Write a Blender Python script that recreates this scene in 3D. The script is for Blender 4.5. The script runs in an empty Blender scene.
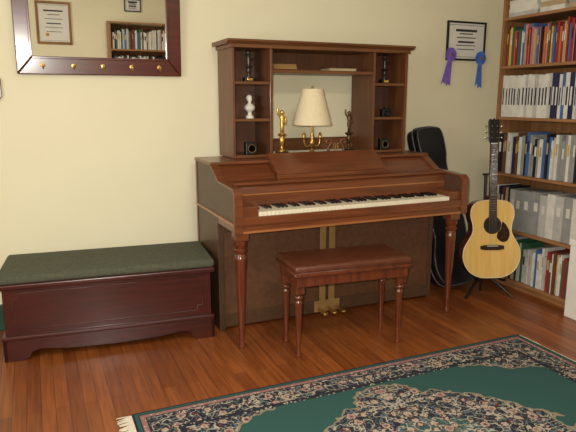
import bpy, bmesh, math, random
from mathutils import Vector, Matrix
random.seed(7)
S=bpy.context.scene
try:
    S.view_settings.view_transform='Standard'
except Exception: pass

def lin(c):
    o=[]
    for v in c[:3]:
        v=v/255.0
        o.append(v/12.92 if v<=0.04045 else ((v+0.055)/1.055)**2.4)
    return (o[0],o[1],o[2],1.0)

# ---------------------------------------------------------------- materials
def base_mat(name, rough=0.5, metal=0.0, coat=0.0):
    m=bpy.data.materials.new(name); m.use_nodes=True
    b=m.node_tree.nodes['Principled BSDF']
    b.inputs['Roughness'].default_value=rough
    b.inputs['Metallic'].default_value=metal
    b.inputs['Coat Weight'].default_value=coat
    b.inputs['Coat Roughness'].default_value=0.15
    return m,b,m.node_tree
def noisy(name, c1, c2=None, scale=8, rough=0.5, metal=0.0, coat=0.0, stretch=(1,1,1), bump=0.0, detail=4, lo=0.3, hi=0.7):
    m,b,nt=base_mat(name,rough,metal,coat)
    if c2 is None: c2=tuple(v*0.9 for v in c1)
    tc=nt.nodes.new('ShaderNodeTexCoord'); mp=nt.nodes.new('ShaderNodeMapping')
    mp.inputs['Scale'].default_value=stretch
    n=nt.nodes.new('ShaderNodeTexNoise'); n.inputs['Scale'].default_value=scale; n.inputs['Detail'].default_value=detail
    r=nt.nodes.new('ShaderNodeValToRGB')
    r.color_ramp.elements[0].position=lo; r.color_ramp.elements[1].position=hi
    r.color_ramp.elements[0].color=lin(c2); r.color_ramp.elements[1].color=lin(c1)
    nt.links.new(tc.outputs['Object'],mp.inputs['Vector']); nt.links.new(mp.outputs[0],n.inputs['Vector'])
    nt.links.new(n.outputs[0],r.inputs[0]); nt.links.new(r.outputs[0],b.inputs['Base Color'])
    if bump>0:
        bp=nt.nodes.new('ShaderNodeBump'); bp.inputs['Strength'].default_value=bump; bp.inputs['Distance'].default_value=0.005
        nt.links.new(n.outputs[0],bp.inputs['Height']); nt.links.new(bp.outputs[0],b.inputs['Normal'])
    return m
def wood(name,c1,c2,axis='x',rough=0.35,coat=0.3,scale=5):
    st={'x':(0.6,9,9),'y':(9,0.6,9),'z':(9,9,0.6)}[axis]
    return noisy(name,c1,c2,scale=scale,rough=rough,coat=coat,stretch=st,detail=7)

WX=wood('piano_wood_x',(120,66,36),(90,46,23),'x',rough=0.32)
WZ=wood('piano_wood_z',(114,60,32),(88,43,20),'z')
WT=wood('piano_trim',(166,108,62),(142,86,46),'x')
WP=noisy('piano_side_panel',(86,60,41),(70,48,32),scale=40,rough=0.45,coat=0.1)
WLP=noisy('piano_lower_panel',(100,66,44),(82,53,34),scale=30,rough=0.5)
HX=wood('hutch_wood_x',(120,75,42),(92,54,28),'x',rough=0.42,coat=0.15)
HZ=wood('hutch_wood_z',(116,71,40),(88,50,28),'z',rough=0.42,coat=0.15)
HB=wood('hutch_back',(102,62,36),(80,46,26),'z',rough=0.5,coat=0.1)
LEG=wood('leg_wood',(112,54,28),(80,35,18),'z',rough=0.25,coat=0.4)
CH=wood('chest_wood',(74,27,20),(52,18,13),'x',rough=0.32,coat=0.3)
CHC=noisy('chest_cushion',(86,88,70),(70,72,57),scale=60,rough=0.95,bump=0.2)
FRM=wood('mirror_frame_wood',(96,38,25),(70,25,17),'x',rough=0.3,coat=0.4)
LEA=noisy('bench_leather',(100,54,34),(80,40,24),scale=25,rough=0.38,coat=0.15,bump=0.15)
BLK=noisy('black_plastic',(22,21,22),(14,14,15),rough=0.4)
BKEY=noisy('ebony_key',(14,13,13),(10,9,9),rough=0.25)
WKEY=noisy('ivory_key',(232,224,200),(224,214,188),rough=0.3)
FELT=noisy('red_felt',(110,24,22),(90,18,18),rough=0.95,scale=60)
BRASS=noisy('brass',(206,166,92),(176,134,68),rough=0.28,metal=0.85)
OLDB=noisy('aged_brass_strip',(176,142,92),(150,118,72),rough=0.35,metal=0.3)
GOLD=noisy('gold_plastic',(226,186,96),(196,150,66),rough=0.25,metal=0.8)
CHROME=noisy('chrome',(200,200,200),(180,180,180),rough=0.15,metal=1.0)
SHADE=noisy('lamp_shade_fabric',(226,212,178),(220,204,168),scale=60,rough=0.9)
PLAS=noisy('white_plaster',(232,228,218),(218,214,204),rough=0.6)
PAPER=noisy('paper',(230,228,220),(222,219,208),rough=0.8)
INK=noisy('ink',(60,60,66),(44,44,50),rough=0.8)
CASEM=noisy('case_leatherette',(26,25,28),(17,16,19),scale=120,rough=0.33,bump=0.2)
CASEE=noisy('case_trim_highlight',(110,106,108),(84,80,84),scale=40,rough=0.22)  # trim colour lightened to put highlights into the case edges
SPR=wood('spruce_top',(232,194,118),(220,176,98),'z',rough=0.2,coat=0.4)
MAH=wood('mahogany_side',(104,50,30),(80,36,20),'z',rough=0.25,coat=0.4)
ROSE=wood('rosewood',(54,34,26),(38,22,18),'z',rough=0.4,coat=0.1)
PICK=noisy('pickguard',(56,26,18),(26,14,10),scale=30,rough=0.2)
OAK=wood('bookcase_oak',(164,118,76),(136,92,54),'x',rough=0.5,coat=0.1)
OAKZ=wood('bookcase_oak_side',(158,112,70),(130,88,50),'z',rough=0.5,coat=0.1)
PURP=noisy('purple_satin',(140,112,204),(116,88,178),scale=30,rough=0.45)
BLUE=noisy('blue_satin',(92,128,208),(70,104,184),scale=30,rough=0.45)
CREAM=noisy('wall_paint',(236,229,198),(233,226,194),scale=3,rough=0.85)
CEIL=noisy('ceiling_paint',(234,231,220),(228,225,214),scale=3,rough=0.9)
GREEN=noisy('green_trim_paint',(44,78,62),(36,66,52),scale=10,rough=0.45)
FRINGE=noisy('fringe_cotton',(206,198,180),(184,174,152),scale=80,rough=0.95)

mg,bg,_=base_mat('mirror_glass',0.01,1.0); bg.inputs['Base Color'].default_value=(0.88,0.88,0.84,1)
GLASSM=mg

def floor_mat():
    m,b,nt=base_mat('floor_planks',0.38,0,0.12); N=nt.nodes.new; L=nt.links.new
    tc=N('ShaderNodeTexCoord'); mp=N('ShaderNodeMapping'); mp.inputs['Rotation'].default_value=(0,0,math.radians(90))
    L(tc.outputs['Object'],mp.inputs['Vector'])
    br=N('ShaderNodeTexBrick'); br.inputs['Scale'].default_value=1.0
    br.inputs['Brick Width'].default_value=1.9; br.inputs['Row Height'].default_value=0.06
    br.inputs['Mortar Size'].default_value=0.0012; br.inputs['Mortar Smooth'].default_value=0.3
    br.offset=0.37; br.offset_frequency=2
    br.inputs['Color1'].default_value=lin((154,88,42)); br.inputs['Color2'].default_value=lin((128,68,31))
    br.inputs['Mortar'].default_value=lin((64,31,15))
    L(mp.outputs[0],br.inputs['Vector'])
    mp2=N('ShaderNodeMapping'); mp2.inputs['Scale'].default_value=(14,0.9,1)
    n=N('ShaderNodeTexNoise'); n.inputs['Scale'].default_value=4; n.inputs['Detail'].default_value=8
    L(tc.outputs['Object'],mp2.inputs['Vector']); L(mp2.outputs[0],n.inputs['Vector'])
    r=N('ShaderNodeValToRGB'); r.color_ramp.elements[0].position=0.3; r.color_ramp.elements[1].position=0.72
    r.color_ramp.elements[0].color=(0.62,0.56,0.50,1); r.color_ramp.elements[1].color=(1.1,1.08,1.0,1)
    L(n.outputs[0],r.inputs[0])
    mx=N('ShaderNodeMix'); mx.data_type='RGBA'; mx.blend_type='MULTIPLY'; mx.inputs[0].default_value=1.0
    L(br.outputs['Color'],mx.inputs[6]); L(r.outputs[0],mx.inputs[7]); L(mx.outputs[2],b.inputs['Base Color'])
    bp=N('ShaderNodeBump'); bp.inputs['Strength'].default_value=0.25; bp.inputs['Distance'].default_value=0.002; bp.invert=True
    L(br.outputs['Fac'],bp.inputs['Height']); L(bp.outputs[0],b.inputs['Normal'])
    return m
FLOOR=floor_mat()

RHX,RHY=1.11,0.80
def rug_mat():
    m,b,nt=base_mat('rug_pile',0.95); N=nt.nodes.new; L=nt.links.new
    b.inputs['Specular IOR Level'].default_value=0.1
    def M(op,a,c=None,d=None):
        n=N('ShaderNodeMath'); n.operation=op
        for i,v in enumerate((a,c,d)):
            if v is None: continue
            if isinstance(v,(int,float)): n.inputs[i].default_value=v
            else: L(v,n.inputs[i])
        return n.outputs[0]
    def mixc(f,a,c):
        n=N('ShaderNodeMix'); n.data_type='RGBA'
        L(f,n.inputs[0])
        for i,v in ((6,a),(7,c)):
            if isinstance(v,tuple): n.inputs[i].default_value=v
            else: L(v,n.inputs[i])
        return n.outputs[2]
    tc=N('ShaderNodeTexCoord'); sp=N('ShaderNodeSeparateXYZ'); L(tc.outputs['Object'],sp.inputs[0])
    X=M('ABSOLUTE',sp.outputs[0]); Y=M('ABSOLUTE',sp.outputs[1])
    cb=N('ShaderNodeCombineXYZ'); L(X,cb.inputs[0]); L(Y,cb.inputs[1])
    d=M('MINIMUM',M('SUBTRACT',RHX,X),M('SUBTRACT',RHY,Y))
    def vor(scale,rnd,seed):
        v=N('ShaderNodeTexVoronoi'); v.inputs['Scale'].default_value=scale; v.inputs['Randomness'].default_value=rnd
        mp=N('ShaderNodeMapping'); mp.inputs['Location'].default_value=(seed,seed*1.7,0)
        L(cb.outputs[0],mp.inputs['Vector']); L(mp.outputs[0],v.inputs['Vector']); return v
    def noise(scale,seed):
        v=N('ShaderNodeTexNoise'); v.inputs['Scale'].default_value=scale; v.inputs['Detail'].default_value=2
        mp=N('ShaderNodeMapping'); mp.inputs['Location'].default_value=(seed,seed*1.3,0)
        L(cb.outputs[0],mp.inputs['Vector']); L(mp.outputs[0],v.inputs['Vector']); return v.outputs[0]
    cream=lin((168,158,140)); pink=lin((144,104,100)); red=lin((92,48,50)); navy=lin((44,46,56)); green=lin((52,84,80)); tan=lin((138,126,106)); olive=lin((78,88,78)); lb=lin((98,108,112))
    v1=vor(17,0.8,0.3); nz=noise(80,2.1)
    dist=M('ADD',v1.outputs['Distance'],M('MULTIPLY',M('SUBTRACT',nz,0.5),0.45))
    v2=vor(48,0.9,1.9)
    vine=M('LESS_THAN',M('ABSOLUTE',M('SUBTRACT',noise(18,5.2),0.5)),0.022)
    vine2=M('LESS_THAN',M('ABSOLUTE',M('SUBTRACT',noise(26,9.2),0.5)),0.024)
    def floral(bgc):
        c=mixc(M('LESS_THAN',v2.outputs['Distance'],0.34),bgc,olive)
        c=mixc(M('LESS_THAN',v2.outputs['Distance'],0.20),c,tan)
        c=mixc(vine2,c,lb)
        c=mixc(vine,c,cream)
        c=mixc(M('LESS_THAN',dist,0.42),c,red)
        c=mixc(M('LESS_THAN',dist,0.35),c,cream)
        c=mixc(M('LESS_THAN',dist,0.24),c,pink)
        c=mixc(M('LESS_THAN',dist,0.11),c,navy)
        return c
    wob=M('MULTIPLY',M('SUBTRACT',noise(9,3.3),0.5),0.6)
    e=M('ADD',M('POWER',M('DIVIDE',X,0.60),1.4),M('POWER',M('DIVIDE',Y,0.58),1.4))
    e=M('ADD',e,wob)
    cx=M('DIVIDE',M('SUBTRACT',RHX-0.19,X),0.46); cy=M('DIVIDE',M('SUBTRACT',RHY-0.19,Y),0.26)
    ce=M('ADD',M('ADD',cx,cy),wob)
    fieldc=floral(navy)
    field=mixc(M('LESS_THAN',e,1.0),green,tan)
    field=mixc(M('LESS_THAN',e,0.965),field,fieldc)
    field=mixc(M('LESS_THAN',e,0.34),field,floral(green))
    field=mixc(M('LESS_THAN',ce,0.85),field,tan)
    field=mixc(M('LESS_THAN',ce,0.81),field,fieldc)
    small=mixc(M('LESS_THAN',v2.outputs['Distance'],0.30),pink,cream)
    small2=mixc(M('LESS_THAN',v2.outputs['Distance'],0.30),navy,cream)
    col=mixc(M('LESS_THAN',d,0.195),field,small2)
    col=mixc(M('LESS_THAN',d,0.175),col,navy)
    col=mixc(M('LESS_THAN',d,0.168),col,floral(navy))
    col=mixc(M('LESS_THAN',d,0.058),col,navy)
    col=mixc(M('LESS_THAN',d,0.052),col,small)
    col=mixc(M('LESS_THAN',d,0.030),col,navy)
    col=mixc(M('LESS_THAN',d,0.025),col,green)
    col=mixc(M('LESS_THAN',d,0.010),col,navy)
    L(col,b.inputs['Base Color'])
    nn=N('ShaderNodeTexNoise'); nn.inputs['Scale'].default_value=500
    bp=N('ShaderNodeBump'); bp.inputs['Strength'].default_value=0.4; bp.inputs['Distance'].default_value=0.003
    L(tc.outputs['Object'],nn.inputs['Vector']); L(nn.outputs[0],bp.inputs['Height']); L(bp.outputs[0],b.inputs['Normal'])
    return m
RUG=rug_mat()

# ---------------------------------------------------------------- builders
def empty(name,loc=(0,0,0),rot=(0,0,0)):
    e=bpy.data.objects.new(name,None); e.empty_display_size=0.1
    e.location=loc; e.rotation_euler=rot; S.collection.objects.link(e); return e
def mk(name,verts,faces,mat,parent=None,smooth=False,bevel=0,loc=(0,0,0),rot=(0,0,0),mats=None,midx=None,bseg=2):
    me=bpy.data.meshes.new(name); me.from_pydata([tuple(v) for v in verts],[],faces); me.update()
    bm=bmesh.new(); bm.from_mesh(me); bmesh.ops.recalc_face_normals(bm,faces=bm.faces); bm.to_mesh(me); bm.free()
    for x in (mats or [mat]): me.materials.append(x)
    if midx:
        for i,p in enumerate(me.polygons): p.material_index=midx[i]
    if smooth:
        for p in me.polygons: p.use_smooth=True
    o=bpy.data.objects.new(name,me); o.location=loc; o.rotation_euler=rot
    if parent: o.parent=parent
    S.collection.objects.link(o)
    if bevel>0:
        md=o.modifiers.new('bevel','BEVEL'); md.width=bevel; md.segments=bseg; md.limit_method='ANGLE'
    return o
def boxvf(x0,x1,y0,y1,z0,z1,off=0):
    v=[(x0,y0,z0),(x1,y0,z0),(x1,y1,z0),(x0,y1,z0),(x0,y0,z1),(x1,y0,z1),(x1,y1,z1),(x0,y1,z1)]
    f=[(0,3,2,1),(4,5,6,7),(0,1,5,4),(1,2,6,5),(2,3,7,6),(3,0,4,7)]
    return v,[tuple(i+off for i in q) for q in f]
def box(p,name,x0,x1,y0,y1,z0,z1,mat,bevel=0.002,bseg=2):
    v,f=boxvf(x0,x1,y0,y1,z0,z1); return mk(name,v,f,mat,p,bevel=bevel,bseg=bseg)
def boxes(p,name,lst,mats,idx,bevel=0):
    V=[];F=[];I=[]
    for b,i in zip(lst,idx):
        v,f=boxvf(*b,off=len(V)); V+=v;F+=f;I+=[i]*6
    return mk(name,V,F,None,p,mats=mats,midx=I,bevel=bevel)
def prism(p,name,pts,axis,a0,a1,mat,bevel=0.0,loc=(0,0,0),rot=(0,0,0),smooth=False):
    def P(q,a):
        return {'x':(a,q[0],q[1]),'y':(q[0],a,q[1]),'z':(q[0],q[1],a)}[axis]
    n=len(pts); V=[P(q,a0) for q in pts]+[P(q,a1) for q in pts]
    F=[tuple(range(n)),tuple(range(2*n-1,n-1,-1))]+[(i,(i+1)%n,n+(i+1)%n,n+i) for i in range(n)]
    return mk(name,V,F,mat,p,bevel=bevel,loc=loc,rot=rot)
def lathe(p,name,prof,loc,mat,seg=28,rot=(0,0,0),smooth=True):
    V=[];F=[]
    for r,z in prof:
        for k in range(seg):
            a=2*math.pi*k/seg; V.append((max(r,1e-4)*math.cos(a),max(r,1e-4)*math.sin(a),z))
    for i in range(len(prof)-1):
        for k in range(seg):
            F.append((i*seg+k,i*seg+(k+1)%seg,(i+1)*seg+(k+1)%seg,(i+1)*seg+k))
    F.append(tuple(range(seg))); F.append(tuple(range((len(prof)-1)*seg,len(prof)*seg)))
    o=mk(name,V,F,mat,p,smooth=smooth,loc=loc,rot=rot)
    md=o.modifiers.new('es','EDGE_SPLIT'); md.split_angle=math.radians(50)
    return o
def tube(p,name,pts,r,mat,cyc=False,res=3,smoothc=True):
    cu=bpy.data.curves.new(name,'CURVE'); cu.dimensions='3D'; cu.bevel_depth=r; cu.bevel_resolution=res; cu.use_fill_caps=True
    if smoothc and len(pts)>2:
        sp=cu.splines.new('NURBS'); sp.points.add(len(pts)-1)
        for i,q in enumerate(pts): sp.points[i].co=(*q,1)
        sp.use_endpoint_u=True; sp.order_u=3; sp.use_cyclic_u=cyc
    else:
        sp=cu.splines.new('POLY'); sp.points.add(len(pts)-1)
        for i,q in enumerate(pts): sp.points[i].co=(*q,1)
        sp.use_cyclic_u=cyc
    t=bpy.data.objects.new(name+'_c',cu); S.collection.objects.link(t)
    dg=bpy.context.evaluated_depsgraph_get(); me=bpy.data.meshes.new_from_object(t.evaluated_get(dg))
    bpy.data.objects.remove(t); me.materials.clear(); me.materials.append(mat)
    for q in me.polygons: q.use_smooth=True
    o=bpy.data.objects.new(name,me); S.collection.objects.link(o)
    if p: o.parent=p
    return o
def ball(p,name,loc,r,mat,sc=(1,1,1)):
    bm=bmesh.new(); bmesh.ops.create_uvsphere(bm,u_segments=20,v_segments=12,radius=r)
    for v in bm.verts: v.co=Vector((v.co.x*sc[0],v.co.y*sc[1],v.co.z*sc[2]))
    me=bpy.data.meshes.new(name); bm.to_mesh(me); bm.free(); me.materials.append(mat)
    for q in me.polygons: q.use_smooth=True
    o=bpy.data.objects.new(name,me); o.location=loc; S.collection.objects.link(o)
    if p: o.parent=p
    return o
def spline(pts,n=8,closed=True):
    out=[];m=len(pts)
    for i in range(m if closed else m-1):
        p0,p1,p2,p3=[Vector(pts[(i+k)%m] if closed else pts[min(max(i+k,0),m-1)]) for k in (-1,0,1,2)]
        for k in range(n):
            t=k/n
            out.append(tuple(0.5*((2*p1)+(p2-p0)*t+(2*p0-5*p1+4*p2-p3)*t*t+(3*p1-p0-3*p2+p3)*t**3)))
    if not closed: out.append(tuple(pts[-1]))
    return out

# ---------------------------------------------------------------- room
RX0,RX1,RY0,RY1,RZ=-1.8,3.55,-0.95,3.72,2.6
box(None,'floor',RX0-.1,RX1+.1,RY0-.1,RY1+.1,-0.1,0,FLOOR,0)
box(None,'ceiling',RX0-.1,RX1+.1,RY0-.1,RY1+.1,RZ,RZ+.1,CEIL,0)
box(None,'wall_back',RX0-.1,RX1+.1,RY1,RY1+.1,0,RZ,CREAM,0)
box(None,'wall_right',RX1,RX1+.1,RY0,RY1,0,RZ,CREAM,0)
box(None,'wall_front',RX0-.1,RX1+.1,RY0-.1,RY0,0,RZ,CREAM,0)
w=empty('wall_left')
box(w,'wall_below_window',RX0-.1,RX0,RY0,RY1,0,0.8,CREAM,0)
box(w,'wall_above_window',RX0-.1,RX0,RY0,RY1,2.2,RZ,CREAM,0)
box(w,'wall_rear_part',RX0-.1,RX0,RY0,0.4,0.8,2.2,CREAM,0)
box(w,'wall_far_part',RX0-.1,RX0,2.0,RY1,0.8,2.2,CREAM,0)
wi=empty('added_window_1')  # added window, out of view, gives the left fill light a place
for n,a in (('frame_bottom',(0.4,2.0,0.8,0.85)),('frame_top',(0.4,2.0,2.15,2.2)),('frame_side_1',(0.4,0.45,0.85,2.15)),('frame_side_2',(1.95,2.0,0.85,2.15)),('sash_rail',(0.45,1.95,1.48,1.52)),('mullion',(1.18,1.22,0.85,2.15))):
    box(wi,n,RX0-.07,RX0-.02,a[0],a[1],a[2],a[3],GREEN,0.003)
for nm,a in (('baseboard_back',(RX0,RX1,RY1-.018,RY1,0,.16)),('baseboard_right',(RX1-.018,RX1,RY0,RY1-.02,0,.16)),('baseboard_left',(RX0,RX0+.018,RY0,RY1-.02,0,.16)),('baseboard_front',(RX0+.02,RX1-.02,RY0,RY0+.018,0,.16))):
    box(None,nm,*a,GREEN,0.005)

# ---------------------------------------------------------------- piano
P=empty('upright_piano')
XL,XR=0.94,2.475
side=[(3.62,0.0),(3.62,.985),(3.29,.985),(3.15,.905),(2.885,.893),(2.86,.875),(2.855,.70),(3.17,.70),(3.17,0)]
for nm,a,b_ in (('side_left',XL,XL+.035),('side_right',XR-.035,XR)):
    prism(P,nm,side,'x',a,b_,WP,0.003)
for nm,a,b_,s in (('arm_left',XL-.003,XL+.045,-1),('arm_right',XR-.045,XR+.003,1)):
    prism(P,nm+'_cap',[(3.15,.902),(3.15,.914),(2.87,.902),(2.845,.88),(2.845,.66),(2.86,.66),(2.862,.872),(2.885,.890)],'x',a,b_,WX,0.002)
    prism(P,nm+'_upper_edge',[(3.15,.902),(3.29,.984),(3.29,.998),(3.14,.914)],'x',a,b_,WX,0.002)
box(P,'side_trim_left',XL-.006,XL,2.86,3.62,.700,.716,WT,0.001)
box(P,'side_trim_right',XR,XR+.006,2.86,3.62,.700,.716,WT,0.001)
box(P,'side_back_post',XL-.004,XL,3.59,3.62,0,.985,WX,0.001)
box(P,'keybed',XL+.002,XR-.002,2.858,3.45,.662,.735,WX,0.004)
box(P,'keyslip',XL+.03,XR-.03,2.850,2.866,.70,.748,WX,0.003)
box(P,'keybed_trim',XL,XR,2.846,2.86,.660,.672,WT,0.002)
KX0,KX1=1.082,2.352
box(P,'key_block_left',XL+.035,KX0-.002,2.866,3.04,.735,.80,WX,0.005)
box(P,'key_block_right',KX1+.002,XR-.035,2.866,3.04,.735,.80,WX,0.005)
kw=(KX1-KX0)/52
boxes(P,'white_keys',[(KX0+i*kw+.0007,KX0+(i+1)*kw-.0007,2.868,3.03,.74,.770) for i in range(52)],[WKEY],[0]*52,bevel=0.001)
bk=[]
for i in range(51):
    if (i+5)%7 in (0,1,3,4,5):
        x=KX0+(i+1)*kw; bk.append((x-.0055,x+.0055,2.935,3.03,.770,.782))
boxes(P,'black_keys',bk,[BKEY],[0]*len(bk),bevel=0.0015)
box(P,'key_felt',KX0,KX1,3.026,3.032,.765,.775,FELT,0)
prism(P,'fallboard',[(3.03,.77),(3.03,.84),(3.055,.895),(3.08,.895),(3.08,.77)],'x',XL+.035,XR-.035,WX,0.003)
box(P,'fallboard_trim',XL+.04,XR-.04,3.024,3.03,.836,.844,WT,0.001)
box(P,'fallboard_lid',XL+.035,XR-.035,3.03,3.17,.893,.908,WX,0.004)
prism(P,'upper_panel',[(3.14,.90),(3.285,.982),(3.60,.982),(3.60,.78),(3.10,.78),(3.10,.90)],'x',XL+.036,XR-.036,WX,0.002)
box(P,'lid',XL-.008,XR+.008,3.27,3.63,.984,1.004,WX,0.006)
prism(P,'music_desk',[(3.13,.912),(3.115,.935),(3.275,1.045),(3.29,1.03),(3.29,.99)],'x',1.30,2.05,WX,0.004)
prism(P,'music_desk_ledge',[(3.10,.908),(3.10,.93),(3.118,.938),(3.135,.912)],'x',1.29,2.06,WX,0.003)
box(P,'lower_panel',XL+.035,XR-.035,3.175,3.20,.06,.665,WLP,0.002)
box(P,'bottom_rail',XL+.03,XR-.03,3.165,3.21,.02,.10,WP,0.003)
box(P,'top_rail',XL+.03,XR-.03,3.165,3.21,.60,.665,WP,0.003)
box(P,'back_frame',XL+.03,XR-.03,3.58,3.62,0.01,.98,WZ,0.002)
box(P,'bottom_board',XL+.03,XR-.03,3.2,3.58,.01,.05,WP,0)
for i,x in enumerate((1.62,1.685)):
    box(P,'pedal_strip_%d'%(i+1),x-.021,x+.021,3.156,3.164,.10,.655,OLDB,0.002)
for i,x in enumerate((1.59,1.655,1.72)):
    prism(P,'pedal_%d'%(i+1),[(x-.010,3.165),(x+.010,3.165),(x+.012,3.10),(x+.020,3.07),(x+.016,3.045),(x,3.038),(x-.016,3.045),(x-.020,3.07),(x-.012,3.10)],'z',.045,.055,BRASS,0.002)
box(P,'pedal_plate',1.565,1.745,3.158,3.166,.025,.10,OLDB,0.002)
lp=[(.010,0),(.018,.003),(.019,.02),(.013,.03),(.0145,.045),(.024,.30),(.031,.50),(.033,.535),(.026,.542),(.026,.548),(.035,.556),(.035,.568),(.027,.574),(.027,.580),(.037,.590),(.038,.62)]
for i,x in enumerate((.982,2.395)):
    lathe(P,'leg_%d'%(i+1),lp,(x,2.89,0),LEG)
    box(P,'leg_block_%d'%(i+1),x-.037,x+.037,2.853,2.927,.62,.662,WX,0.003)

# ---------------------------------------------------------------- hutch
H=empty('hutch_shelf')
hx0,hx1,hy0,hy1,hz0,hz1=1.12,2.375,3.40,3.69,1.006,1.690
t=.018
IL,IR=1.365,2.105
for i,x in enumerate((hx0,IL,IR,hx1-t)):
    box(H,'upright_%d'%(i+1),x,x+t,hy0,hy1,hz0,hz1,HZ,0.002)
for s,(a,b_) in (('left',(hx0+t,IL)),('right',(IR+t,hx1-t))):
    for k,z in enumerate((hz0,1.23,1.454)):
        box(H,'shelf_%s_%d'%(s,k),a,b_,hy0+.008,hy1-.012,z,z+.018,HX,0.002)
    box(H,'back_'+s,a,b_,hy1-.012,hy1,hz0,hz1,HB,0)
box(H,'shelf_center',IL+t,IR,hy0+.008,hy1-.012,1.525,1.545,HX,0.002)
box(H,'back_center',IL+t,IR,hy1-.012,hy1,1.525,hz1,HB,0)
box(H,'rail_center',IL+t,IR,hy1-.03,hy1-.01,1.02,1.105,HX,0.003)
box(H,'top_board',hx0-.012,hx1+.012,hy0-.012,hy1,hz1-.022,hz1,HX,0.003)
prism(H,'cornice',[(hy0-.012,hz1),(hy0-.03,hz1+.012),(hy0-.036,hz1+.014),(hy0-.036,hz1+.026),(hy1+.005,hz1+.026),(hy1+.005,hz1)],'x',hx0-.034,hx1+.034,HX,0.002)

NP=empty('desk_nameplate',(1.48,3.45,1.5455))
prism(NP,'wedge',[(-.028,0),(-.004,.038),(.004,.038),(.028,0)],'x',-.09,.09,HB,0.002)
prism(NP,'plate',[(-.0275,.005),(-.0085,.035),(-.0095,.036),(-.0290,.005)],'x',-.078,.078,OLDB)
b=empty('book'); boxes(b,'cover_and_pages',[(1.80,2.00,3.44,3.58,1.5455,1.5485),(1.803,1.997,3.443,3.58,1.5485,1.562),(1.80,2.00,3.44,3.58,1.562,1.565)],[noisy('book_cover_b',(140,100,64)),noisy('aged_pages',(190,176,140))],[0,1,0])

def trophy(name,loc,h,metal,basem,wide=1.0,arms=True):
    T=empty(name,loc); s=h
    box(T,'base',-.035*wide,.035*wide,-.028*wide,.028*wide,0,.14*s,basem,0.003)
    box(T,'plaque',-.02*wide,.02*wide,-.030*wide,-.028*wide,.03*s,.11*s,GOLD,0.0005)
    lathe(T,'column',[(.022,.14*s),(.022,.16*s),(.010,.19*s),(.008,.24*s),(.014,.30*s),(.018,.38*s),(.012,.44*s),(.024,.47*s),(.026,.50*s),(.010,.52*s)],(0,0,0),metal,18)
    lathe(T,'figure_body',[(.004,.50*s),(.010,.52*s),(.009,.60*s),(.013,.70*s),(.010,.76*s),(.017,.85*s),(.013,.885*s),(.005,.90*s)],(0,0,0),metal,16)
    ball(T,'figure_head',(0,0,.935*s),.012,metal,(1,1,1.25))
    if arms:
        tube(T,'figure_arm_1',[(-.012,0,.86*s),(-.034,0,.90*s),(-.026,0,1.02*s)],.005,metal)
        tube(T,'figure_arm_2',[(.012,0,.86*s),(.034,0,.80*s),(.018,-.01,.70*s)],.005,metal)
    return T
trophy('trophy',(1.42,3.345,1.0045),.30,GOLD,noisy('marble_dark',(60,40,34),(30,22,20),scale=30,rough=0.2))
trophy('trophy',(1.915,3.38,1.0045),.29,noisy('bronze',(100,74,46),(66,48,30),metal=0.5,rough=0.35),BLK,0.9)
trophy('trophy',(1.25,3.47,1.4725),.185,noisy('pewter',(96,90,80),(60,56,50),metal=0.6,rough=0.3),BLK,0.9)
trophy('trophy',(2.235,3.47,1.4725),.185,noisy('pewter2',(70,64,58),(40,36,34),metal=0.5,rough=0.3),BLK,0.9)
B=empty('bust_figurine',(1.255,3.47,1.2485))
lathe(B,'pedestal',[(.026,0),(.026,.012),(.014,.02),(.012,.035),(.018,.042)],(0,0,0),PLAS)
lathe(B,'shoulders',[(.012,.04),(.032,.055),(.034,.07),(.020,.085),(.010,.092),(.010,.10)],(0,0,0),PLAS)
ball(B,'head',(0,0,.118),.018,PLAS,(0.9,1,1.2)); ball(B,'hair',(0,.006,.124),.018,PLAS,(1.05,.95,1.1)); ball(B,'nose',(0,-.019,.116),.004,PLAS)
def clock(name,loc,s):
    C=empty(name,loc)
    box(C,'case',-s,s,-.02,.02,0,2*s,BLK,0.006)
    lathe(C,'bezel',[(s*.62,0),(s*.66,.003),(s*.62,.006),(s*.58,.003)],(0,-.02,s),OLDB,24,rot=(math.radians(90),0,0))
    lathe(C,'dial',[(s*.56,0),(s*.56,.003)],(0,-.02,s),PAPER,24,rot=(math.radians(90),0,0))
    box(C,'hand_minute',-.0015,.0015,-.0245,-.0235,s,s*1.5,BLK,0); box(C,'hand_hour',0,s*.35,-.0245,-.0235,s-.0015,s+.0015,BLK,0)
clock('desk_clock',(1.245,3.43,1.0245),.040)
C=empty('camera_figurine',(2.235,3.44,1.2485))
box(C,'body',-.036,.036,-.018,.018,0,.050,BLK,0.004); box(C,'prism_hump',-.013,.013,-.014,.014,.050,.066,BLK,0.003)
lathe(C,'lens',[(.017,0),(.017,.016),(.012,.017),(.010,.012)],(0,-.018,.025),BLK,20,rot=(math.radians(90),0,0))
clock('desk_clock',(2.22,3.43,1.0245),.038)

# lyre-shaped scroll ornament
SC=empty('lyre_ornament',(1.79,3.325,1.0045))
box(SC,'foot',-.075,.075,-.016,.016,0,.012,HX,0.003)
for s in (-1,1):
    tube(SC,'scroll_%d'%(1 if s<0 else 2),[(0,0,.012),(s*.040,0,.014),(s*.062,0,.045),(s*.045,0,.072),(s*.030,0,.092),(s*.050,0,.112),(s*.072,0,.098),(s*.066,0,.080),(s*.052,0,.086)],.0075,HX)
box(SC,'crossbar',-.036,.036,-.005,.005,.080,.087,HX,0.001)
for k,x in enumerate((-.015,0,.015)):
    tube(SC,'rod_%d'%(k+1),[(x,0,.012),(x,0,.083)],.0018,BRASS,smoothc=False)

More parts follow.
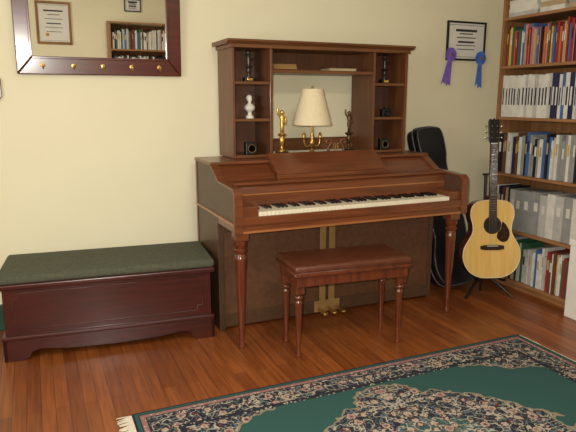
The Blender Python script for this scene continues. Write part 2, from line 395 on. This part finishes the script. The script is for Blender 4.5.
# ---------------------------------------------------------------- lamp
L_=empty('table_lamp',(1.635,3.36,1.0045))
lathe(L_,'base',[(.064,0),(.064,.006),(.055,.012),(.042,.016),(.032,.026),(.018,.034),(.010,.040),(.008,.05)],(0,0,0),BRASS)
lathe(L_,'stem',[(.007,.04),(.010,.06),(.018,.08),(.020,.095),(.012,.11),(.007,.125),(.013,.14),(.007,.155),(.006,.24),(.011,.245),(.011,.27),(.006,.275),(.004,.42)],(0,0,0),BRASS)
for s in (-1,1):
    tube(L_,'arm_%d'%(1 if s<0 else 2),[(0,0,.08),(s*.03,0,.06),(s*.055,0,.075),(s*.057,0,.11)],.0055,BRASS)
    lathe(L_,'candle_cup_%d'%(1 if s<0 else 2),[(.006,0),(.016,.008),(.018,.012),(.010,.014),(.009,.04),(.004,.044)],(s*.057,0,.108),BRASS)
sh=lathe(L_,'shade',[(.126,.200),(.126,.206),(.068,.420),(.067,.425)],(0,0,0),SHADE,40)
me=sh.data; bm=bmesh.new(); bm.from_mesh(me)
bmesh.ops.delete(bm,geom=[f for f in bm.faces if len(f.verts)>4],context='FACES'); bm.to_mesh(me); bm.free()
md=sh.modifiers.new('sol','SOLIDIFY'); md.thickness=.002
for k in range(3):
    a=k*2.094; tube(L_,'spider_%d'%k,[(0,0,.410),(.066*math.cos(a),.066*math.sin(a),.419)],.0015,BRASS)
ball(L_,'finial',(0,0,.432),.008,BRASS,(1,1,1.3))
ball(L_,'bulb',(0,0,.31),.028,PLAS,(1,1,1.25))

# ---------------------------------------------------------------- bench
Bn=empty('piano_bench',(1.53,2.735,0),(0,0,math.radians(-5)))
box(Bn,'apron_front',-.325,.325,-.150,-.130,.405,.465,LEG,0.003); box(Bn,'apron_back',-.325,.325,.130,.150,.405,.465,LEG,0.003)
box(Bn,'apron_left',-.325,-.305,-.14,.14,.405,.465,LEG,0.003); box(Bn,'apron_right',.305,.325,-.14,.14,.405,.465,LEG,0.003)
box(Bn,'seat_board',-.343,.343,-.168,.168,.462,.480,LEG,0.006)
cu=box(Bn,'seat_cushion',-.340,.340,-.165,.165,.479,.519,LEA,0.016,5)
for p_ in cu.data.polygons: p_.use_smooth=True
tube(Bn,'piping',[(-.338,-.163,.482),(.338,-.163,.482),(.338,.163,.482),(-.338,.163,.482)],.004,LEA,cyc=True,smoothc=False)
bl=[(.009,0),(.014,.003),(.015,.015),(.010,.025),(.011,.04),(.016,.18),(.021,.30),(.022,.315),(.017,.320),(.017,.325),(.024,.332),(.024,.342),(.018,.348),(.024,.354),(.025,.362)]
k=0
for sx in (-1,1):
    for sy in (-1,1):
        k+=1
        lathe(Bn,'leg_%d'%k,bl,(sx*.300,sy*.105,0),LEG)
        box(Bn,'leg_block_%d'%k,sx*.300-.026,sx*.300+.026,sy*.105-.026,sy*.105+.026,.36,.462,LEG,0.003)

# ---------------------------------------------------------------- chest
Cc=empty('cedar_chest',(.352,3.39,0),(0,0,math.radians(-5.5)))
hw,hd=.558,.235
box(Cc,'body',-hw+.012,hw-.012,-hd+.012,hd-.012,.05,.395,CH,0.003)
box(Cc,'base_moulding',-hw-.006,hw+.006,-hd-.006,hd+.006,.115,.140,CH,0.008,3)
c_=.03; fx=hw-.06; z0_,z1_=.17,.37
tube(Cc,'front_bead',[(-fx+c_,-hd+.012,z0_),(fx-c_,-hd+.012,z0_),(fx-c_,-hd+.012,z0_+c_),(fx,-hd+.012,z0_+c_),(fx,-hd+.012,z1_-c_),(fx-c_,-hd+.012,z1_-c_),(fx-c_,-hd+.012,z1_),(-fx+c_,-hd+.012,z1_),(-fx+c_,-hd+.012,z1_-c_),(-fx,-hd+.012,z1_-c_),(-fx,-hd+.012,z0_+c_),(-fx+c_,-hd+.012,z0_+c_)],.004,CH,cyc=True,smoothc=False)
def apron(L2):
    h=L2
    return [(-h,0),(-h,.118),(h,.118),(h,0),(h-.10,0),(h-.125,.018),(h-.14,.045),(h-.19,.058),(h-.26,.048),(h-.33,.04),(0.0,.034),(-h+.33,.04),(-h+.26,.048),(-h+.19,.058),(-h+.14,.045),(-h+.125,.018),(-h+.10,0)]
prism(Cc,'base_front',apron(hw+.002),'y',-hd-.002,-hd+.018,CH,0.002)
prism(Cc,'base_back',apron(hw+.002),'y',hd-.018,hd+.002,CH,0.002)
hs=hd+.002
ap2=[(-hs,0),(-hs,.118),(hs,.118),(hs,0),(hs-.08,0),(hs-.10,.03),(hs-.13,.05),(-hs+.13,.05),(-hs+.10,.03),(-hs+.08,0)]
prism(Cc,'base_side_1',ap2,'x',-hw-.002,-hw+.018,CH,0.002); prism(Cc,'base_side_2',ap2,'x',hw-.018,hw+.002,CH,0.002)
box(Cc,'lid',-hw-.010,hw+.010,-hd-.014,hd,.395,.425,CH,0.008,3)
cu=box(Cc,'lid_cushion',-hw-.011,hw+.011,-hd-.016,hd,.424,.472,CHC,0.02,5)
for p_ in cu.data.polygons: p_.use_smooth=True

# ---------------------------------------------------------------- rug
R=empty('area_rug',(1.41,1.60,0))
box(R,'pile',-RHX,RHX,-RHY,RHY,0.001,.012,RUG,0.003)
V=[];F=[]
for s in (-1,1):
    y=-RHY+.005
    while y<RHY-.005:
        ln=random.uniform(.045,.07); dy=random.uniform(-.012,.012); w_=.0022
        if s>0: ln*=.35
        x0=s*RHX; x1=s*(RHX+ln*.5); x2=s*(RHX+ln); n=len(V)
        V+=[(x0,y-w_,.006),(x0,y+w_,.006),(x1,y-w_+dy*.4,.005),(x1,y+w_+dy*.4,.005),(x2,y-w_+dy,.0015),(x2,y+w_+dy,.0015),(x1,y+dy*.4,.009),(x2,y+dy,.004),(x0,y,.010)]
        F+=[(n,n+2,n+6,n+8),(n+1,n+8,n+6,n+3),(n+2,n+4,n+7,n+6),(n+3,n+6,n+7,n+5)]
        y+=.0065
mk('fringe',V,F,FRINGE,R)

# ---------------------------------------------------------------- mirror
Mi=empty('wall_mirror',(.415,3.712,1.505),(math.radians(3.5),0,0))
mw=.468; mh=.80; fb=.10
def frail(name,pts_xz):
    prism(Mi,name,pts_xz,'y',-.028,-.002,FRM,0.006)
fw=.085
frail('frame_bottom',[(-mw,0),(mw,0),(mw-fw,fb),(-mw+fw,fb)])
frail('frame_top',[(-mw,mh),(-mw+fw,mh-fb),(mw-fw,mh-fb),(mw,mh)])
frail('frame_left',[(-mw,0),(-mw+fw,fb),(-mw+fw,mh-fb),(-mw,mh)])
frail('frame_right',[(mw,0),(mw,mh),(mw-fw,mh-fb),(mw-fw,fb)])
box(Mi,'glass',-mw+fw-.01,mw-fw+.01,-.012,-.006,fb-.01,mh-fb+.01,GLASSM,0)
for nm,a in (('lip_bottom',(-mw+fw-.002,mw-fw+.002,-.032,-.01,fb-.012,fb+.002)),('lip_left',(-mw+fw-.012,-mw+fw+.002,-.032,-.01,fb,mh-fb)),('lip_right',(mw-fw-.002,mw-fw+.012,-.032,-.01,fb,mh-fb))):
    box(Mi,nm,*a,FRM,0.003)
for i in range(5):
    x=-.33+i*.165
    tube(Mi,'hook_%d'%(i+1),[(x,-.026,.055),(x,-.05,.045),(x,-.062,.028),(x,-.068,.045)],.004,BRASS)
    ball(Mi,'hook_knob_%d'%(i+1),(x,-.068,.05),.008,BRASS)
    lathe(Mi,'hook_plate_%d'%(i+1),[(.013,0),(.012,.003),(.005,.004)],(x,-.028,.052),BRASS,16,rot=(math.radians(90),0,0))

Pq=empty('wooden_wall_plaque',(-.195,3.718,1.36))
prism(Pq,'board',[(-.06,.02),(-.04,0),(.04,0),(.055,.02),(.055,.12),(0,.15),(-.06,.12)],'y',-.016,-.002,FRM,0.004)
lathe(Pq,'boss',[(.02,0),(.016,.004),(.004,.006)],(0,-.016,.07),BRASS,16,rot=(math.radians(90),0,0))

# ---------------------------------------------------------------- framed certificates
def framed(name,loc,rotz,wd,ht,fm,seal=True,fw=.014):
    E=empty(name,loc,(0,0,rotz)); a=wd/2
    for nm,q in (('frame_bottom',(-a,a,0,fw)),('frame_top',(-a,a,ht-fw,ht)),('frame_left',(-a,-a+fw,fw,ht-fw)),('frame_right',(a-fw,a,fw,ht-fw))):
        box(E,nm,q[0],q[1],-.018,-.001,q[2],q[3],fm,0.002)
    box(E,'paper',-a+fw-.002,a-fw+.002,-.008,-.002,fw-.002,ht-fw+.002,PAPER,0)
    lines=[]
    zz=ht*.80
    for k,(f,hh) in enumerate(((.55,.018),(.35,.008),(.5,.007),(.42,.014),(.5,.006),(.45,.006))):
        lines.append((-a*f,a*f,-.0086,-.0080,zz-hh,zz)); zz-=ht*.10
    boxes(E,'lettering',lines,[INK],[0]*len(lines))
    box(E,'inner_border',-a+fw+.012,a-fw-.012,-.0085,-.008,fw+.012,fw+.015,INK,0); box(E,'inner_border_top',-a+fw+.012,a-fw-.012,-.0085,-.008,ht-fw-.015,ht-fw-.012,INK,0)
    if seal: lathe(E,'seal',[(.022,0),(.022,.0015),(.002,.002)],(a*.4,-.008,ht*.22),GOLD,20,rot=(math.radians(90),0,0))
    return E
framed('framed_certificate',(3.12,3.719,1.66),0,.37,.29,BLK,False)
def ribbon(name,loc,mat,s=1.0,splay=(-.06,-.01),lns=(.20,.21)):
    E=empty(name,loc)
    seg=48; V=[(0,-.012,0)]; F=[]
    for k in range(seg):
        a=2*math.pi*k/seg; V.append((.024*math.cos(a),-.012,.024*math.sin(a)))
    for k in range(seg):
        a=2*math.pi*k/seg; V.append((.052*math.cos(a),-.010+(.006 if k%2 else -.006),.052*math.sin(a)))
    for k in range(seg):
        F.append((0,1+k,1+(k+1)%seg)); F.append((1+k,1+seg+k,1+seg+(k+1)%seg,1+(k+1)%seg))
    mk('rosette_ruffle',V,F,mat,E)
    lathe(E,'rosette_button',[(.021,0),(.021,.004),(.018,.006)],(0,-.013,0),mat,24,rot=(math.radians(90),0,0))
    lathe(E,'rosette_print',[(.012,0),(.012,.001)],(0,-.019,0),GOLD,20,rot=(math.radians(90),0,0))
    for i,(dx,ln) in enumerate(zip(splay,lns)):
        pts=[(-.018,-.02),(.018,-.02),(.020+dx,-ln),(dx,-ln+.018),(-.020+dx,-ln)]
        prism(E,'tail_%d'%(i+1),pts,'y',-.006+i*.002,-.005+i*.002,mat)
ribbon('award_ribbon',(2.965,3.698,1.70),PURP,lns=(.22,.235))
ribbon('award_ribbon',(3.25,3.694,1.68),BLUE,splay=(-.02,.01),lns=(.21,.23))
framed('framed_certificate',(.36,-.949,1.50),math.pi,.42,.52,noisy('gold_frame',(150,110,60),(120,84,40),rough=0.4),True,.03)

# ---------------------------------------------------------------- bookcases
cols={'red':(150,44,42),'navy':(36,42,72),'black':(32,30,32),'white':(222,218,206),'grey':(150,150,146),'lgrey':(190,188,180),'yellow':(206,180,88),'green':(56,98,70),'pink':(196,128,136),'brown':(106,68,44),'blue':(72,104,156),'orange':(190,110,56),'purple':(96,66,114),'tan':(182,158,122)}
BM={k:noisy('book_'+k,v,rough=0.55,scale=20) for k,v in cols.items()}
BN=list(BM); BML=[BM[k] for k in BN]
def bookcase(name,loc,rz,wd,dp,zs,top,bname,styles):
    E=empty(name,loc,(0,0,rz))
    box(E,'side_1',0,.02,0,dp,0,top,OAKZ,0.002); box(E,'side_2',wd-.02,wd,0,dp,0,top,OAKZ,0.002)
    box(E,'back',.02,wd-.02,dp-.008,dp,0.02,top-.02,OAKZ,0)
    box(E,'kick',.02,wd-.02,.02,.035,0,zs[0]-.02,OAK,0)
    for i,z in enumerate(zs): box(E,'shelf_%d'%(i+1),.02,wd-.02,0.0,dp-.008,z-.02,z,OAK,0.002)
    box(E,'top',.0,wd,0.0,dp,top,top+.02,OAK,0.002)
    K=empty(bname,loc,(0,0,rz))
    zs2=zs+[top-.0]
    for i,z in enumerate(zs):
        st=styles[i]; gap=zs2[i+1]-.02-z
        bx=[];ix=[]; x=.024
        if st=='flat':
            while x<wd-.30:
                zz=z+.001; w_=random.uniform(.22,.28)
                for k in range(random.randint(3,4)):
                    h=random.uniform(.02,.045)
                    if zz+h>z+gap-.01: break
                    bx.append((x+random.uniform(0,.01),x+w_-random.uniform(0,.02),.03,.25,zz,zz+h)); ix.append(BN.index(random.choice(['white','lgrey','white','grey','tan']))); zz+=h+.0005
                x+=w_+.01
        else:
            while True:
                if st=='thin': w_=random.uniform(.006,.018); h=gap*random.uniform(.72,.9); c=random.choice(['red','yellow','pink','white','brown','orange','green','blue','tan','purple','black','red'])
                elif st=='binders':
                    w_=random.uniform(.022,.034); h=min(gap-.02,.29)+random.uniform(-.008,.005); c=random.choice(['white','white','white','lgrey','white','white'])
                    if x>.42: c=random.choice(['white','white','blue','navy','lgrey'])
                elif st=='mixdark':
                    if x<.22: w_=random.uniform(.012,.03); h=gap*random.uniform(.68,.8); c=random.choice(['black','black','navy','lgrey','red','white','brown'])
                    else: w_=random.uniform(.012,.03) ; h=gap*random.uniform(.66,.80); c=random.choice(['white','lgrey','grey','white','lgrey','blue','black'])
                elif st=='files': w_=random.uniform(.05,.085); h=.30+random.uniform(-.01,.01); c=random.choice(['grey','lgrey','lgrey','white','grey'])
                else: w_=random.uniform(.008,.026); h=gap*random.uniform(.66,.86); c=random.choice(['white','white','white','lgrey','lgrey','grey','black','red','tan','blue','green','brown'])
                if st=='files' and x<.16: w_=random.uniform(.01,.02); c=random.choice(['black','navy','white','red','tan'])
                if x+w_>wd-.024: break
                y0=.02+random.uniform(0,.015)
                bx.append((x+.0005,x+w_-.0005,y0,y0+.2,z+.001,z+h)); ix.append(BN.index(c))
                if st=='binders' or (st=='files' and w_>.03):
                    l0=.3 if st=='binders' else .55; l1=l0+.4 if st=='binders' else .75
                    lc='navy' if (st=='binders' and c in('white','lgrey')) else 'white'
                    bx.append((x+w_*.3,x+w_*.7,y0-.001,y0,z+h*l0,z+h*l1)); ix.append(BN.index(lc))
                elif w_>.012 and random.random()<.6:
                    bx.append((x+w_*.2,x+w_*.8,y0-.0008,y0,z+h*.55,z+h*.8)); ix.append(BN.index(random.choice(['white','yellow','black','tan'])))
                x+=w_
        boxes(K,'row_%d'%(i+1),bx,BML,ix)
    return E
bookcase('bookcase',(3.14,3.36,0),math.radians(-90),1.04,.34,[.06,.43,.835,1.24,1.60,1.93],2.25,'books',['mix','files','mixdark','binders','thin','flat'])
bookcase('bookcase',(1.75,-.66,0),math.radians(180),.75,.27,[.06,.43,.80,1.15,1.48],1.80,'books',['mix','mixdark','mix','mixdark','mix'])
framed('framed_picture',(1.35,-.949,1.95),math.pi,.22,.16,BLK,False)
DB=empty('document_box',(3.08,2.405,0))
box(DB,'carton',-.045,.045,-.12,.12,.001,.50,PLAS,0.004)
box(DB,'lid',-.05,.05,-.125,.125,.47,.51,PLAS,0.004)
box(DB,'label',-.047,-.045,-.05,.05,.25,.36,PAPER,0)

# ---------------------------------------------------------------- guitar
GX,GY,GR=2.845,3.01,math.radians(-20)
G=empty('acoustic_guitar',(GX,GY,.150),(math.radians(-7),0,GR)); G.scale=(.975,.975,.975)
half=[(0,0),(.09,.006),(.165,.05),(.205,.13),(.200,.21),(.165,.275),(.140,.325),(.141,.38),(.156,.44),(.148,.50),(.108,.538),(.04,.55)]
out=half+[(0,.55)]+[(-x,z) for x,z in reversed(half[1:])]
out=[tuple(q) for q in spline([(x,z,0) for x,z in out],5)]
out=[(q[0],q[1]) for q in out]
prism(G,'body_side',out,'y',-.048,.052,MAH,0.003)
prism(G,'top',[(x*.995,.275+(z-.275)*.996) for x,z in out],'y',-.053,-.0475,SPR,0.002)
tube(G,'binding',[(x,-.052,z) for x,z in out],.0028,noisy('binding',(236,226,196),rough=0.3),cyc=True,smoothc=False)
lathe(G,'soundhole',[(.050,0),(.050,.0015)],(0,-.053,.375),BLK,32,rot=(math.radians(90),0,0))
lathe(G,'rosette',[(.058,0),(.064,0),(.064,.0012),(.058,.0012)],(0,-.053,.375),ROSE,40,rot=(math.radians(90),0,0))
pg=[(q[0],q[1]) for q in spline([(.040,.320,0),(.062,.350,0),(.070,.395,0),(.095,.38,0),(.125,.32,0),(.110,.265,0),(.070,.255,0),(.035,.285,0)],5)]
prism(G,'pickguard',pg,'y',-.0552,-.053,PICK)
prism(G,'bridge',[(-.085,.205),(-.05,.198),(.05,.198),(.085,.205),(.085,.228),(.05,.235),(-.05,.235),(-.085,.228)],'y',-.063,-.053,ROSE,0.002)
box(G,'saddle',-.04,.04,-.067,-.062,.226,.230,PAPER,0)
prism(G,'neck',[(-.027,.42),(-.022,.945),(.022,.945),(.027,.42)],'y',-.058,-.035,MAH,0.004)
prism(G,'fretboard',[(-.028,.42),(-.0225,.945),(.0225,.945),(.028,.42)],'y',-.064,-.0575,ROSE,0.001)
fr=[]
for n in range(1,19):
    z=.945-(.72*(1-2**(-n/12.0)))
    if z>.425: fr.append((-.024,.024,-.0655,-.064,z-.0008,z+.0008))
boxes(G,'frets',fr,[CHROME],[0]*len(fr))
box(G,'heel',-.025,.025,-.04,.03,.52,.58,MAH,0.01)
prism(G,'headstock',[(-.023,.94),(-.034,.97),(-.039,1.10),(-.028,1.118),(-.012,1.108),(0,1.122),(.012,1.108),(.028,1.118),(.039,1.10),(.034,.97),(.023,.94)],'y',-.055,-.040,BLK,0.002)
box(G,'nut',-.022,.022,-.066,-.057,.943,.948,PAPER,0)
for i in range(3):
    for s in (-1,1):
        z=.985+i*.04
        tube(G,'tuner_%d_%d'%(i,s+1),[(s*.036,-.046,z),(s*.052,-.046,z)],.003,CHROME,smoothc=False)
        ball(G,'tuner_knob_%d_%d'%(i,s+1),(s*.057,-.046,z),.008,CHROME,(1,.5,1))
        tube(G,'post_%d_%d'%(i,s+1),[(s*.018,-.05,z),(s*.018,-.064,z)],.003,CHROME,smoothc=False)
for i in range(6):
    x=-.5+i/5.0
    tube(G,'string_%d'%(i+1),[(x*.056,-.068,.23),(x*.038,-.067,.945)],.0006,CHROME,smoothc=False,res=1)
GS=empty('guitar_stand',(GX,GY,0),(0,0,GR))
tube(GS,'mast',[(0,.10,.13),(0,.14,.45),(0,.165,.85)],.009,BLK)
tube(GS,'leg_1',[(0,.10,.16),(-.17,-.04,.008)],.009,BLK,smoothc=False)
tube(GS,'leg_2',[(0,.10,.16),(.17,-.04,.008)],.009,BLK,smoothc=False)
tube(GS,'leg_3',[(0,.10,.20),(0,.13,.008)],.009,BLK,smoothc=False)
tube(GS,'yoke',[(-.09,-.075,.155),(-.09,-.06,.132),(-.08,.08,.126),(0,.10,.13),(.08,.08,.126),(.09,-.06,.132),(.09,-.075,.155)],.007,BLK)
tube(GS,'neck_holder',[(-.035,.09,.86),(-.035,.15,.85),(0,.165,.85),(.035,.15,.85),(.035,.09,.86)],.006,BLK)

# ---------------------------------------------------------------- guitar case
GC=empty('guitar_case',(2.755,3.235,.028),(math.radians(-19.0),math.radians(-1.5),math.radians(6)))
half=[(0,0),(.10,.006),(.175,.05),(.210,.14),(.205,.24),(.180,.31),(.165,.37),(.168,.44),(.162,.50),(.130,.58),(.112,.66),(.105,.80),(.108,.92),(.128,1.0),(.132,1.12),(.11,1.175),(.04,1.19)]
out=half+[(0,1.192)]+[(-x,z) for x,z in reversed(half[1:])]
out=[(q[0],q[1]) for q in spline([(x,z,0) for x,z in out],5)]
prism(GC,'shell',out,'y',-.06,.06,CASEM,0.014)
tube(GC,'seam_trim',[(x*1.008,-.012,z*1.002) for x,z in out],.005,CASEE,cyc=True,smoothc=False)
tube(GC,'lid_edge_trim',[(x*.94,-.060,.01+z*.98) for x,z in out],.003,CASEE,cyc=True,smoothc=False)
for i,(x,z) in enumerate(((.208,.17),(.168,.42),(.106,.78),(.131,1.05))):
    box(GC,'latch_%d'%(i+1),x-.002,x+.012,-.04,.005,z-.025,z+.025,CHROME,0.002)
tube(GC,'handle',[(.165,-.01,.34),(.198,-.01,.35),(.198,-.01,.43),(.165,-.01,.44)],.007,BLK)

# ---------------------------------------------------------------- lights
CF=empty('added_ceiling_fixture',(1.0,0.9,2.6))  # added fixture, out of view, dresses the overhead fill light
lathe(CF,'canopy',[(.10,0),(.10,-.02),(.06,-.03)],(0,0,0),BRASS)
lathe(CF,'glass_bowl',[(.16,-.03),(.17,-.04),(.14,-.075),(.08,-.095),(.01,-.10)],(0,0,0),PLAS)
def area(name,loc,rot,sx,sy,e,col):
    l=bpy.data.lights.new(name,'AREA'); l.shape='RECTANGLE'; l.size=sx; l.size_y=sy; l.energy=e; l.color=col
    o=bpy.data.objects.new(name,l); o.location=loc; o.rotation_euler=rot; S.collection.objects.link(o); return o
area('ceiling_fill',(1.0,0.9,2.48),(0,0,0),.5,.5,32,(1.0,.93,.80))  # added soft fill from above, under the made-up fixture
area('window_side_fill',(RX0+.02,1.2,1.5),(0,math.radians(-90),0),1.3,1.5,38,(1.0,.97,.90))  # added soft fill from the left, just inside the made-up window
l=bpy.data.lights.new('camera_flash','SPOT'); l.energy=205; l.shadow_soft_size=.015; l.color=(1,.96,.87); l.spot_size=math.radians(115); l.spot_blend=.8
o=bpy.data.objects.new('camera_flash',l); o.location=(-0.07,-0.02,1.42); o.rotation_euler=(math.radians(87),0,math.radians(-27)); S.collection.objects.link(o)

W=bpy.data.worlds.new('World'); S.world=W; W.use_nodes=True
bgN=W.node_tree.nodes['Background']; bgN.inputs[0].default_value=(.8,.88,1,1); bgN.inputs[1].default_value=1.0

# ---------------------------------------------------------------- camera
cd=bpy.data.cameras.new('camera'); cam=bpy.data.objects.new('camera',cd); S.collection.objects.link(cam)
cd.lens=36.25; cd.sensor_width=36; cd.clip_start=.02
cam.location=(0,0,1.36); cam.rotation_euler=(math.radians(90-11.3),0,math.radians(-23.6))
S.camera=cam
